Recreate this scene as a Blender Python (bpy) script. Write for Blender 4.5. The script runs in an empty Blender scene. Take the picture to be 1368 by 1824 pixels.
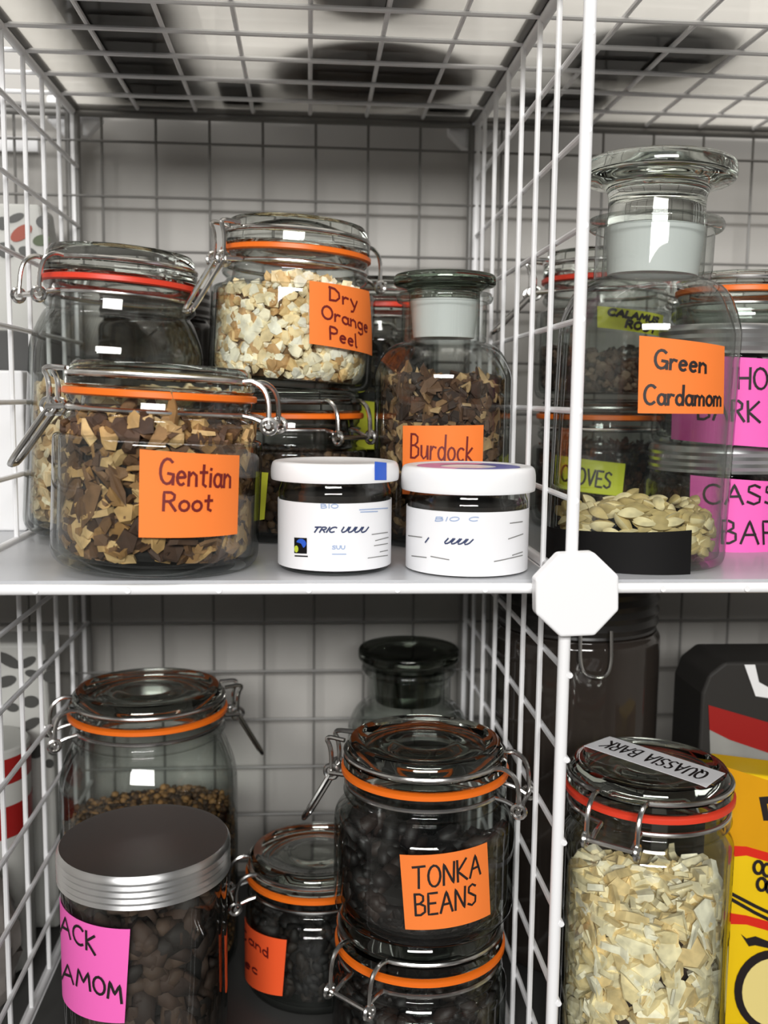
import bpy, math, random
from mathutils import Vector, Matrix
R_ = random.Random(7)
U = 0.05                      # one mesh cell of the wire racks is 5 cm; lengths below are in cells
sc = bpy.context.scene
# ------------------------------------------------------------------ camera
CP = Vector((-2.912, -10.8761, 2.1381)); YAW, PITCH, ROLL, FPX = 7.62e-2, -.1163, .0117, 1764.8
fwd = Vector((math.sin(YAW)*math.cos(PITCH), math.cos(YAW)*math.cos(PITCH), math.sin(PITCH)))
r0 = Vector((math.cos(YAW), -math.sin(YAW), 0)); u0 = r0.cross(fwd)
rgt = r0*math.cos(ROLL)+u0*math.sin(ROLL); up = u0*math.cos(ROLL)-r0*math.sin(ROLL)
cam = bpy.data.cameras.new('camera'); camo = bpy.data.objects.new('camera', cam); sc.collection.objects.link(camo)
m = Matrix((rgt, up, -fwd)).transposed().to_4x4(); m.translation = CP*U
camo.matrix_world = m
cam.dof.use_dof = True; cam.dof.focus_distance = 12.3*U; cam.dof.aperture_fstop = 10
cam.sensor_fit = 'HORIZONTAL'; cam.sensor_width = 36; cam.lens = FPX/1368*36; cam.clip_start = .01
sc.camera = camo
# ------------------------------------------------------------------ light
w = bpy.data.worlds.new('world'); sc.world = w; w.use_nodes = True
w.node_tree.nodes['Background'].inputs[0].default_value = (.95, .98, 1, 1)
w.node_tree.nodes['Background'].inputs[1].default_value = .05
def area(name, loc, target, sx, sy, power, col=(1, 1, 1)):
    l = bpy.data.lights.new(name, 'AREA'); l.shape = 'RECTANGLE'; l.size = sx*U; l.size_y = sy*U
    l.energy = power; l.color = col
    o = bpy.data.objects.new(name, l); sc.collection.objects.link(o)
    o.location = Vector(loc)*U
    o.rotation_euler = (Vector(target)-Vector(loc)).to_track_quat('-Z', 'Y').to_euler()
    return o
area('room_window', (-6, -40, 14), (-3, 3, 1), 26, 7, 50, (1, .985, .96))
area('overhead_fill', (-3, -1, 27), (-3, 6, 8), 36, 5, 17, (1, .98, .95))  # added unseen fill light, brightens the upper wall and the roof sheet
sc.view_settings.view_transform = 'Standard'; sc.view_settings.look = 'None'
sc.view_settings.gamma = 1; sc.view_settings.use_curve_mapping = False; sc.view_settings.exposure = .12
sc.cycles.transparent_max_bounces = 48; sc.cycles.max_bounces = 14; sc.cycles.transmission_bounces = 14
sc.cycles.glossy_bounces = 5; sc.cycles.diffuse_bounces = 4

# ------------------------------------------------------------------ materials
def nt(name):
    mt = bpy.data.materials.new(name); mt.use_nodes = True
    return mt, mt.node_tree.nodes, mt.node_tree.links
def srgb(r, g, b):
    f = lambda c: (c/255/12.92) if c/255 <= .04045 else ((c/255+.055)/1.055)**2.4
    return (f(r), f(g), f(b), 1)
def mat(name, col, rough=.5, metal=0, noise=0, nscale=20, bump=0, spec=.5):
    mt, n, l = nt(name); b = n['Principled BSDF']
    b.inputs['Base Color'].default_value = col; b.inputs['Roughness'].default_value = rough
    b.inputs['Metallic'].default_value = metal; b.inputs['Specular IOR Level'].default_value = spec
    if noise or bump:
        tc = n.new('ShaderNodeTexCoord'); nz = n.new('ShaderNodeTexNoise'); nz.inputs['Scale'].default_value = nscale
        nz.inputs['Detail'].default_value = 4; l.new(tc.outputs['Object'], nz.inputs['Vector'])
        if noise:
            mr = n.new('ShaderNodeMapRange'); mr.inputs[1].default_value = .3; mr.inputs[2].default_value = .7
            mr.inputs[3].default_value = 1-noise; mr.inputs[4].default_value = 1+noise*.4
            mx = n.new('ShaderNodeVectorMath'); mx.operation = 'SCALE'; mx.inputs[0].default_value = col[:3]
            l.new(nz.outputs[0], mr.inputs[0]); l.new(mr.outputs[0], mx.inputs['Scale'])
            l.new(mx.outputs[0], b.inputs['Base Color'])
        if bump:
            bp = n.new('ShaderNodeBump'); bp.inputs['Strength'].default_value = bump; bp.inputs['Distance'].default_value = .002
            l.new(nz.outputs[0], bp.inputs['Height']); l.new(bp.outputs[0], b.inputs['Normal'])
    return mt
def pieces(name, cols, rough=.7, bump=.4, nscale=120):
    """every loose piece takes its own colour from the list"""
    mt, n, l = nt(name); b = n['Principled BSDF']; b.inputs['Roughness'].default_value = rough
    g = n.new('ShaderNodeNewGeometry'); cr = n.new('ShaderNodeValToRGB'); cr.color_ramp.interpolation = 'CONSTANT'
    e = cr.color_ramp.elements
    while len(e) < len(cols): e.new(.5)
    for i, c in enumerate(cols): e[i].position = i/len(cols); e[i].color = srgb(*c)
    l.new(g.outputs['Random Per Island'], cr.inputs[0])
    tc = n.new('ShaderNodeTexCoord'); nz = n.new('ShaderNodeTexNoise'); nz.inputs['Scale'].default_value = nscale
    l.new(tc.outputs['Object'], nz.inputs['Vector'])
    mr = n.new('ShaderNodeMapRange'); mr.inputs[1].default_value = .35; mr.inputs[2].default_value = .65
    mr.inputs[3].default_value = .72; mr.inputs[4].default_value = 1.1
    mx = n.new('ShaderNodeVectorMath'); mx.operation = 'SCALE'
    l.new(nz.outputs[0], mr.inputs[0]); l.new(cr.outputs[0], mx.inputs[0]); l.new(mr.outputs[0], mx.inputs['Scale'])
    l.new(mx.outputs[0], b.inputs['Base Color'])
    bp = n.new('ShaderNodeBump'); bp.inputs['Strength'].default_value = bump; bp.inputs['Distance'].default_value = .001
    l.new(nz.outputs[0], bp.inputs['Height']); l.new(bp.outputs[0], b.inputs['Normal'])
    return mt
def wallglass(name, tint=(.965, .98, .97), edge=(.28, .31, .29), rough=.015, f0=.045, power=4.0, gain=.85):
    """thin blown glass: see-through, greener and more mirror-like towards its edges"""
    mt, n, l = nt(name); n.remove(n['Principled BSDF']); out = n['Material Output']
    lw = n.new('ShaderNodeLayerWeight'); lw.inputs['Blend'].default_value = .5
    p = n.new('ShaderNodeMath'); p.operation = 'POWER'; p.inputs[1].default_value = power
    l.new(lw.outputs['Facing'], p.inputs[0])
    ma = n.new('ShaderNodeMath'); ma.operation = 'MULTIPLY_ADD'; ma.inputs[1].default_value = gain; ma.inputs[2].default_value = f0
    l.new(p.outputs[0], ma.inputs[0])
    p2 = n.new('ShaderNodeMath'); p2.operation = 'POWER'; p2.inputs[1].default_value = 3.0; l.new(lw.outputs['Facing'], p2.inputs[0])
    cm = n.new('ShaderNodeMixRGB'); cm.inputs[1].default_value = (*tint, 1); cm.inputs[2].default_value = (*edge, 1)
    l.new(p2.outputs[0], cm.inputs[0])
    tr = n.new('ShaderNodeBsdfTransparent'); l.new(cm.outputs[0], tr.inputs[0])
    gl = n.new('ShaderNodeBsdfGlossy'); gl.inputs['Roughness'].default_value = rough
    mx = n.new('ShaderNodeMixShader'); l.new(ma.outputs[0], mx.inputs[0]); l.new(tr.outputs[0], mx.inputs[1]); l.new(gl.outputs[0], mx.inputs[2])
    l.new(mx.outputs[0], out.inputs[0])
    return mt
def solidglass(name, col=(.93, .97, .94), rough=0.0):
    mt, n, l = nt(name); n.remove(n['Principled BSDF'])
    g = n.new('ShaderNodeBsdfGlass'); g.inputs['Color'].default_value = (*col, 1); g.inputs['IOR'].default_value = 1.5
    g.inputs['Roughness'].default_value = rough
    l.new(g.outputs[0], n['Material Output'].inputs[0]); return mt
M = {}
M['glass'] = wallglass('jar_glass')
M['lidglass'] = solidglass('lid_glass', (.90, .915, .895))
M['smoke'] = solidglass('smoky_glass', (.58, .60, .57)); M['dimglass'] = solidglass('dim_glass', (.62, .65, .61))
M['frost'] = mat('frosted_glass', (.78, .80, .79, 1), .55); 
b = M['frost'].node_tree.nodes['Principled BSDF']; b.inputs['Transmission Weight'].default_value = .25
def frosted_sheet():
    # cloudy plastic: part see-through, part glowing with the light that falls on it from above
    mt = wallglass('clear_sheet', (.80, .79, .77), (.5, .5, .48), .08, .05, 3.0, .55); n = mt.node_tree.nodes; l = mt.node_tree.links
    out = n['Material Output']; src = out.inputs[0].links[0].from_socket
    t = n.new('ShaderNodeBsdfTranslucent'); t.inputs[0].default_value = (.93, .91, .87, 1)
    mx = n.new('ShaderNodeMixShader'); mx.inputs[0].default_value = .42
    l.new(src, mx.inputs[1]); l.new(t.outputs[0], mx.inputs[2]); l.new(mx.outputs[0], out.inputs[0]); return mt
M['sheet'] = frosted_sheet()
M['shelf'] = mat('shelf_sheet', (.47, .48, .50, 1), .3, noise=.12, nscale=9)
M['white'] = mat('white_paint', (.86, .86, .87, 1), .35)
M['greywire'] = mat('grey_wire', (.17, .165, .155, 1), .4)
M['steel'] = mat('steel_wire', (.72, .71, .69, 1), .22, 1)
M['silver'] = mat('silver_lid', (.78, .78, .78, 1), .3, 1)
M['darklid'] = mat('dark_lid', (.075, .068, .064, 1), .32, 0)
M['orange_rub'] = mat('orange_rubber', srgb(238, 112, 22), .42)
M['red_rub'] = mat('red_rubber', srgb(222, 62, 38), .42)
M['note_o'] = mat('orange_paper', srgb(247, 128, 50), .75, noise=.05, nscale=8)
M['note_r'] = mat('red_orange_paper', srgb(252, 92, 38), .75)
M['note_p'] = mat('pink_paper', srgb(244, 104, 190), .75)
M['note_y'] = mat('yellow_paper', srgb(222, 226, 62), .75)
M['paper'] = mat('white_paper', (.84, .84, .86, 1), .7)
M['ink'] = mat('black_ink', srgb(28, 18, 18), .6)
M['inkred'] = mat('dark_red_ink', srgb(110, 14, 10), .6)
M['inkblue'] = mat('navy_ink', srgb(38, 52, 92), .6)
M['inkpale'] = mat('pale_blue_ink', srgb(150, 170, 205), .6)
M['inkgrey'] = mat('grey_ink', srgb(120, 120, 118), .6)
M['blue'] = mat('blue_print', srgb(44, 92, 200), .4)
M['pinkprint'] = mat('pink_print', srgb(214, 140, 190), .4)
M['violet'] = mat('violet_print', srgb(110, 110, 180), .4)
M['green'] = mat('green_print', srgb(190, 205, 60), .5)
M['black'] = mat('black_label', srgb(12, 11, 11), .7, spec=.2)
M['wall'] = mat('wall_paint', (.44, .425, .40, 1), .6, noise=.08, nscale=3)
M['greyfloor'] = mat('grey_floor', (.22, .21, .2, 1), .5, noise=.2, nscale=4)
M['plainwhite'] = mat('white_card', (.82, .82, .83, 1), .6)
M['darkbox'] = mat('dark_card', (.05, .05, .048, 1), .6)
M['yellowbag'] = mat('yellow_film', srgb(246, 204, 22), .35, noise=.08, nscale=14)
M['goldbag'] = mat('gold_film', srgb(226, 160, 18), .35, noise=.12, nscale=14)
M['redprint'] = mat('red_print', srgb(222, 44, 26), .4)
M['cream'] = mat('cream_print', srgb(240, 220, 140), .5)
M['maroon'] = mat('dark_red_film', srgb(150, 24, 22), .45)
M['greyfilm'] = mat('grey_film', (.30, .30, .28, 1), .4, noise=.25, nscale=18)
M['pouch'] = mat('pale_pouch', (.50, .50, .47, 1), .5)
M['spot'] = mat('dark_spot', (.06, .06, .055, 1), .5)
M['spotred'] = mat('rust_spot', srgb(150, 62, 36), .5)
M['spotgreen'] = mat('olive_spot', srgb(70, 84, 50), .5)
M['bag'] = mat('clear_bag', (.20, .18, .165, 1), .25, noise=.4, nscale=26, bump=1)
M['brown'] = mat('brown_tin', (.075, .045, .026, 1), .4)
M['darkwrap'] = mat('dark_wrapper', (.028, .026, .024, 1), .6, spec=.25)

# ------------------------------------------------------------------ mesh helpers
class MB:
    def __init__(s): s.v = []; s.f = []; s.mi = []; s.cur = 0
    def add(s, v, f):
        o = len(s.v); s.v += [tuple(p) for p in v]; s.f += [tuple(i+o for i in q) for q in f]; s.mi += [s.cur]*len(f)
    def box(s, a, b):
        x0, y0, z0 = a; x1, y1, z1 = b
        s.add([(x0,y0,z0),(x1,y0,z0),(x1,y1,z0),(x0,y1,z0),(x0,y0,z1),(x1,y0,z1),(x1,y1,z1),(x0,y1,z1)],
              [(3,2,1,0),(4,5,6,7),(0,1,5,4),(1,2,6,5),(2,3,7,6),(3,0,4,7)])
    def lathe(s, prof, seg=56, closed=False, c=(0, 0, 0)):
        v = []; f = []; n = len(prof)
        for (r, z) in prof:
            for k in range(seg):
                a = 2*math.pi*k/seg; v.append((c[0]+r*math.cos(a), c[1]+r*math.sin(a), c[2]+z))
        for i in range(n-1 if not closed else n):
            j = (i+1) % n
            for k in range(seg):
                q = (k+1) % seg
                f.append((i*seg+k, i*seg+q, j*seg+q, j*seg+k))
        s.add(v, f)
    def tube(s, pts, r, sides=8, closed=False):
        pts = [Vector(p) for p in pts]; n = len(pts); v = []; f = []
        prev = None
        for i, p in enumerate(pts):
            a = pts[i-1] if (i > 0 or closed) else p
            b = pts[(i+1) % n] if (i < n-1 or closed) else p
            t = (b-a).normalized()
            if prev is None:
                x = t.orthogonal().normalized()
            else:
                x = prev-t*prev.dot(t)
                x = x.normalized() if x.length > 1e-6 else t.orthogonal().normalized()
            prev = x; y = t.cross(x)
            for k in range(sides):
                an = 2*math.pi*k/sides; v.append(p+(x*math.cos(an)+y*math.sin(an))*r)
        for i in range(n if closed else n-1):
            j = (i+1) % n
            for k in range(sides):
                q = (k+1) % sides; f.append((i*sides+k, i*sides+q, j*sides+q, j*sides+k))
        if not closed:
            f.append(tuple(reversed(range(sides)))); f.append(tuple((n-1)*sides+k for k in range(sides)))
        s.add(v, f)
    def prism(s, poly, y0, y1):
        """polygon in x,z pushed from y0 to y1"""
        n = len(poly); v = [(x, y0, z) for x, z in poly]+[(x, y1, z) for x, z in poly]
        f = [tuple(range(n)), tuple(reversed(range(n, 2*n)))]
        f += [(i, (i+1) % n+0, (i+1) % n+n, i+n)[::-1] for i in range(n)]
        s.add(v, f)
    def build(s, name, mats, parent=None, smooth=True, ang=40, bevel=0):
        me = bpy.data.meshes.new(name); me.from_pydata([(x*U, y*U, z*U) for x, y, z in s.v], [], s.f)
        mats = mats if isinstance(mats, (list, tuple)) else [mats]
        for q in mats: me.materials.append(q)
        if len(mats) > 1: me.polygons.foreach_set('material_index', s.mi)
        if smooth:
            me.polygons.foreach_set('use_smooth', [True]*len(s.f)); me.set_sharp_from_angle(angle=math.radians(ang))
        me.update()
        o = bpy.data.objects.new(name, me); sc.collection.objects.link(o)
        if parent: o.parent = parent
        if bevel:
            bv = o.modifiers.new('bevel', 'BEVEL'); bv.width = bevel*U; bv.segments = 3
        return o
def tag(o, label=None, cat=None, group=None, kind=None):
    if label: o['label'] = label
    if cat: o['category'] = cat
    if group: o['group'] = group
    if kind: o['kind'] = kind
    return o
def thing(name, label, cat, loc=(0, 0, 0), rot=(0, 0, 0), group=None):
    o = bpy.data.objects.new(name, None); sc.collection.objects.link(o); o.empty_display_size = .01
    o.location = Vector(loc)*U; o.rotation_euler = rot
    return tag(o, label, cat, group)
def arcpts(cx, cy, z, r, a0, a1, n): return [(cx+r*math.sin(a0+(a1-a0)*i/n), cy-r*math.cos(a0+(a1-a0)*i/n), z) for i in range(n+1)]
def chaikin(pts, it=2):
    pts = [Vector(p) for p in pts]
    for _ in range(it):
        q = [pts[0]]
        for a, b in zip(pts, pts[1:]): q += [a*.75+b*.25, a*.25+b*.75]
        q.append(pts[-1]); pts = q
    return pts

# pixel of the 1368x1824 frame -> ray
def ray(px, py): return (fwd+rgt*((px-684)/FPX)-up*((py-912)/FPX))
def on_cyl(root, Rr, px, py):
    """where the view ray meets a standing cylinder of radius Rr about the thing's axis: (azimuth, height)"""
    mw = root.rotation_euler.to_matrix().inverted()
    o = mw @ (CP-root.location/U); d = mw @ ray(px, py)
    a = d.x**2+d.y**2; bb = o.x*d.x+o.y*d.y; c = o.x**2+o.y**2-Rr*Rr
    disc = bb*bb-a*c; t = (-bb-math.sqrt(max(disc, 0)))/a
    p = o+d*t
    return math.atan2(p.x, -p.y), p.z
def on_z(z, px, py):
    d = ray(px, py); t = (z-CP.z)/d.z; return CP+d*t
def on_y(y, px, py):
    d = ray(px, py); t = (y-CP.y)/d.y; return CP+d*t

# ------------------------------------------------------------------ handwriting: strokes of each letter, x 0..w, y 0..1
def _arc(cx, cy, rx, ry, a0, a1, n=10):
    return [(cx+rx*math.cos(math.radians(a0+(a1-a0)*i/n)), cy+ry*math.sin(math.radians(a0+(a1-a0)*i/n))) for i in range(n+1)]
F = {
 'A': (.62, [[(0,0),(.32,1),(.62,0)], [(.12,.38),(.52,.4)]]),
 'B': (.52, [[(.03,0),(0,1)], [(0,1),(.25,1),(.42,.9),(.42,.68),(.25,.54),(.05,.52)], [(.25,.54),(.5,.42),(.5,.14),(.28,0),(.03,0)]]),
 'C': (.6, [_arc(.34,.5,.34,.5,50,310,12)]),
 'D': (.55, [[(.04,0),(.04,1)], [(0,1),(.28,.97),(.5,.72),(.52,.35),(.34,.06),(.04,0)]]),
 'E': (.45, [[(.45,1),(0,1),(0,0),(.45,0)], [(0,.52),(.36,.52)]]),
 'G': (.62, [_arc(.32,.5,.32,.5,50,340,12)+[(.6,.4),(.36,.42)], [(.6,.4),(.6,0)]]),
 'H': (.55, [[(0,0),(0,1)], [(.52,0),(.55,1)], [(0,.5),(.54,.52)]]),
 'I': (.08, [[(.04,0),(.04,1)]]),
 'K': (.52, [[(.02,0),(0,1)], [(.48,1),(.03,.48),(.52,0)]]),
 'L': (.42, [[(.02,1),(0,0),(.42,.02)]]),
 'M': (.72, [[(0,0),(.1,1),(.36,.35),(.62,1),(.72,0)]]),
 'N': (.55, [[(0,0),(.02,1),(.5,0),(.55,1)]]),
 'O': (.6, [_arc(.3,.5,.3,.5,95,455,14)]),
 'P': (.48, [[(.03,0),(0,1),(.3,1),(.46,.86),(.44,.62),(.26,.5),(.02,.5)]]),
 'Q': (.62, [_arc(.3,.5,.3,.5,95,455,14), [(.36,.3),(.62,-.06)]]),
 'R': (.54, [[(.03,0),(0,1),(.3,1),(.46,.86),(.44,.62),(.26,.5),(.02,.5)], [(.24,.5),(.54,0)]]),
 'S': (.46, [[(.44,.88),(.26,1),(.06,.9),(.04,.66),(.24,.52),(.44,.38),(.42,.12),(.22,0),(0,.12)]]),
 'T': (.6, [[(0,1),(.6,1.02)], [(.3,1),(.28,0)]]),
 'U': (.52, [[(0,1),(.02,.25),(.18,0),(.38,.05),(.5,.3),(.52,1)], ]),
 'V': (.52, [[(0,1),(.26,0),(.52,1)]]),
 'a': (.42, [_arc(.2,.27,.2,.27,40,400,12), [(.4,.52),(.38,.12),(.46,.0)]]),
 'c': (.38, [_arc(.22,.27,.22,.27,50,310,10)]),
 'd': (.42, [_arc(.2,.27,.2,.27,30,390,12), [(.4,1.05),(.4,0)]]),
 'e': (.4, [[(.02,.28),(.38,.32)]+_arc(.2,.27,.19,.27,10,310,11)]),
 'g': (.42, [_arc(.2,.27,.2,.26,30,390,12), [(.4,.52),(.4,-.28),(.2,-.42),(.02,-.3)]]),
 'i': (.08, [[(.04,0),(.04,.52)], [(.04,.7),(.05,.74)]]),
 'k': (.4, [[(.02,0),(.02,1.02)], [(.36,.56),(.04,.26),(.4,0)]]),
 'l': (.12, [[(.04,1.02),(.04,.06),(.12,0)]]),
 'm': (.62, [[(0,0),(0,.52)], [(0,.36),(.14,.54),(.28,.44),(.29,0)], [(.29,.36),(.44,.54),(.58,.42),(.6,0)]]),
 'n': (.4, [[(0,0),(0,.54)], [(0,.36),(.18,.54),(.36,.42),(.38,0)]]),
 'o': (.42, [_arc(.21,.27,.21,.27,95,455,12)]),
 'r': (.3, [[(0,0),(0,.54)], [(0,.34),(.14,.54),(.3,.5)]]),
 't': (.34, [[(.16,.86),(.16,.08),(.3,0)], [(0,.56),(.34,.58)]]),
 'u': (.42, [[(0,.54),(.02,.14),(.16,0),(.34,.12),(.38,.54)], [(.38,.54),(.42,0)]]),
 'y': (.4, [[(0,.54),(.18,.05)], [(.4,.54),(.12,-.36),(0,-.4)]]),
 '8': (.46, [_arc(.23,.75,.2,.24,90,450,12), _arc(.23,.26,.23,.26,90,450,12)]),
 ' ': (.34, []),
}
def text_strokes(txt, gap=.16):
    x = 0; out = []
    for ch in txt:
        w_, st = F[ch]
        for s_ in st: out.append([(x+a, b) for a, b in s_])
        x += w_+gap
    return out, max(x-gap, .1)
def ribbon(mb, pts, nrms, wd):
    n = len(pts); v = []
    for i in range(n):
        a = pts[max(i-1, 0)]; b = pts[min(i+1, n-1)]; t = (b-a)
        if t.length < 1e-9: t = Vector((1, 0, 0))
        sd = nrms[i].cross(t.normalized()).normalized()*wd*.5
        e = t.normalized()*wd*.35*(-1 if i == 0 else 1 if i == n-1 else 0)
        v += [pts[i]+sd+e, pts[i]-sd+e]
    mb.add(v, [(2*i, 2*i+1, 2*i+3, 2*i+2) for i in range(n-1)])
def densify(s_, d=.12):
    o = [s_[0]]
    for a, b in zip(s_, s_[1:]):
        k = max(1, int(math.hypot(b[0]-a[0], b[1]-a[1])/d))
        o += [(a[0]+(b[0]-a[0])*i/k, a[1]+(b[1]-a[1])*i/k) for i in range(1, k+1)]
    return o
def patch_fn(root, Rr, corners, flat=None):
    """corners (TL,TR,BR,BL) as pixels -> function (u,v,off) -> point, normal on the round wall of a jar"""
    c = [on_cyl(root, Rr, *p) for p in corners]
    def fn(u, v, off=0.):
        az = (c[0][0]*(1-u)+c[1][0]*u)*(1-v)+(c[3][0]*(1-u)+c[2][0]*u)*v
        z = (c[0][1]*(1-u)+c[1][1]*u)*(1-v)+(c[3][1]*(1-u)+c[2][1]*u)*v
        nn = Vector((math.sin(az), -math.cos(az), 0))
        return nn*(Rr+off)+Vector((0, 0, z)), nn
    return fn
def sheet_on(fn, name, mt, root, off=.0, thick=.006, nu=24, nv=6, lift=None):
    mb = MB(); v = []; f = []
    for k, o_ in enumerate((off+thick, off)):
        for j in range(nv+1):
            for i in range(nu+1):
                l_ = lift(i/nu, j/nv) if lift else 0
                v.append(fn(i/nu, j/nv, o_+l_)[0])
    W = nu+1; N = W*(nv+1)
    for j in range(nv):
        for i in range(nu):
            q = (j*W+i, j*W+i+1, (j+1)*W+i+1, (j+1)*W+i)
            f.append(q[::-1]); f.append(tuple(x+N for x in q))
    rim = [i for i in range(W)]+[j*W+nu for j in range(1, nv+1)]+[nv*W+i for i in range(nu-1, -1, -1)]+[j*W for j in range(nv-1, 0, -1)]
    for a, b in zip(rim, rim[1:]+rim[:1]): f.append((a, b, b+N, a+N))
    mb.add(v, f); return mb.build(name, mt, root, ang=60)
def write_on(fn, lines, mt, root, wd=.03, off=.012, name='handwriting', lift=None):
    """lines: (text, u_left, v_base, u_width, v_height, slope, slant)"""
    mb = MB()
    for (txt, ul, vb, uw, vh, *rest) in lines:
        sl = rest[0] if rest else 0; sn = rest[1] if len(rest) > 1 else 0
        st, W = text_strokes(txt)
        for s_ in st:
            P, N = [], []
            for (a, b) in densify(s_):
                uu = ul+(a+sn*b)/W*uw; vv = vb-b*vh+sl*(a/W)
                p, n_ = fn(uu, vv, off+(lift(uu, vv) if lift else 0)); P.append(p); N.append(n_)
            ribbon(mb, P, N, wd)
    return mb.build(name, mt, root, smooth=False)
def sticky(root, Rr, corners, mt, lines, label, ink='ink', wd=.03, lift=None, name='sticky_note'):
    fn = patch_fn(root, Rr+.008, corners)
    n_ = sheet_on(fn, name, mt, root, lift=lift); n_['label'] = label
    if lines: write_on(fn, lines, M[ink], n_, wd, lift=lift)
    return n_

def marks(root, lb, Rr, segs, mt, name, wd=.02, off=.02):
    mb = MB()
    for s_ in segs:
        P, N = [], []
        for (px, py) in densify(s_, 4):
            az, z = on_cyl(root, Rr+.014, px, py); n_ = Vector((math.sin(az), -math.cos(az), 0))
            P.append(n_*(Rr+off)+Vector((0, 0, z))); N.append(n_)
        ribbon(mb, P, N, wd)
    return mb.build(name, mt, lb, smooth=False)
def px_text(txt, x0, y0, w_, h_, slant=0, slope=0):
    st, W = text_strokes(txt)
    return [[(x0+(a+slant*b)/W*w_, y0-b*h_+slope*a/W) for a, b in s_] for s_ in st]
# ------------------------------------------------------------------ loose contents
def ico():
    t = (1+5**.5)/2; v = [Vector(p).normalized() for p in [(-1,t,0),(1,t,0),(-1,-t,0),(1,-t,0),(0,-1,t),(0,1,t),(0,-1,-t),(0,1,-t),(t,0,-1),(t,0,1),(-t,0,-1),(-t,0,1)]]
    f = [(0,11,5),(0,5,1),(0,1,7),(0,7,10),(0,10,11),(1,5,9),(5,11,4),(11,10,2),(10,7,6),(7,1,8),(3,9,4),(3,4,2),(3,2,6),(3,6,8),(3,8,9),(4,9,5),(2,4,11),(6,2,10),(8,6,7),(9,8,1)]
    return v, f
IV, IF = ico()
def rand_rot(): return Matrix.Rotation(R_.uniform(0, 6.28), 3, 'Z') @ Matrix.Rotation(R_.uniform(0, 3.14), 3, 'X') @ Matrix.Rotation(R_.uniform(0, 6.28), 3, 'Z')
def piece(mb, c, rot, kind, s, lim):
    if kind == 'mixed': kind = R_.choice(('flake', 'strip', 'crumb', 'flake'))
    if kind == 'bean':
        v = [Vector((p.x*s*1.5, p.y*s*.8, p.z*s*.7)) for p in IV]; f = IF
    elif kind == 'crumb':
        v = [Vector((p.x*s*R_.uniform(.6, 1.25), p.y*s*R_.uniform(.5, 1.1), p.z*s*R_.uniform(.4, .9))) for p in IV]; f = IF
    elif kind == 'grain':
        v = [Vector((p.x*s, p.y*s, p.z*s)) for p in IV]; f = IF
    else:                                     # flake, strip
        n = R_.choice((5, 6, 7)); lx, ly = (1.9, .62) if kind == 'strip' else (1.15, .85)
        th = s*R_.uniform(.1, .26); bend = R_.uniform(-.35, .35)/max(s, .01)
        ring = []
        for i in range(n):
            a = 6.283*(i+R_.uniform(-.25, .25))/n; q = R_.uniform(.65, 1.1)
            ring.append((math.cos(a)*lx*s*q, math.sin(a)*ly*s*q))
        v = [Vector((x, y, th+bend*x*x)) for x, y in ring]+[Vector((x*.93, y*.93, -th+bend*x*x)) for x, y in ring]
        f = [tuple(range(n)), tuple(reversed(range(n, 2*n)))]+[(i, i+n, (i+1) % n+n, (i+1) % n) for i in range(n)]
    out = []
    for p in v:
        q = rot @ p+c; r = math.hypot(q.x, q.y); L = lim(q.z)
        if r > L: q.x *= L/r; q.y *= L/r
        if q.z < .13: q.z = .13
        out.append(q)
    mb.add(out, f)
def contents(name, label, cat, root, Rr, z1, kind, s, n, mt, core, mound=.12, wallpart=.72, flatness=0):
    """a filling of loose pieces, seen through the wall and from above; one heap nobody could count"""
    lim = lambda z: (Rr-.085)-(.0 if z > .34 else .16*((.34-z)/.22)**2*.9)
    mb = MB(); mb.cur = 1
    zc = z1-.5*s
    mb.lathe([(0, .14), (Rr-.34, .15), (lim(.22)-1.1*s, .22), (lim(.5)-1.1*s, .5), (lim(zc)-1.1*s, zc-s*.6), (0, zc-s*.4)], 32)
    mb.cur = 0
    for i in range(int(n*wallpart)):
        a = R_.uniform(0, 6.283); z = .15+(z1-.15)*R_.random(); r = lim(z)-R_.uniform(.1, 1.3)*s
        zz = z+mound*math.sin(a*2+z1*3)*(z/z1)*.6
        rot = Matrix.Rotation(a, 3, 'Z') @ Matrix.Rotation(R_.uniform(-.9, .9), 3, 'Z') @ Matrix.Rotation(R_.gauss(0, .7), 3, 'X') @ Matrix.Rotation(math.pi/2+R_.gauss(0, .6), 3, 'Y') if R_.random() < .55 else rand_rot()
        piece(mb, Vector((r*math.cos(a), r*math.sin(a), zz)), rot, kind, s*R_.uniform(.6, 1.25), lim)
    for i in range(n-int(n*wallpart)):
        a = R_.uniform(0, 6.283); r = (lim(z1)-.7*s)*math.sqrt(R_.random())
        zz = z1+mound*math.sin(a*2+z1*3)*.6+R_.uniform(-.9, .35)*s
        piece(mb, Vector((r*math.cos(a), r*math.sin(a), zz)), rand_rot(), kind, s*R_.uniform(.6, 1.25), lim)
    o = mb.build(name, [mt, core], None, smooth=kind in ('bean', 'grain'), ang=80)
    o.location = root.location; o.rotation_euler = root.rotation_euler
    return tag(o, label, cat, kind='stuff')

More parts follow.
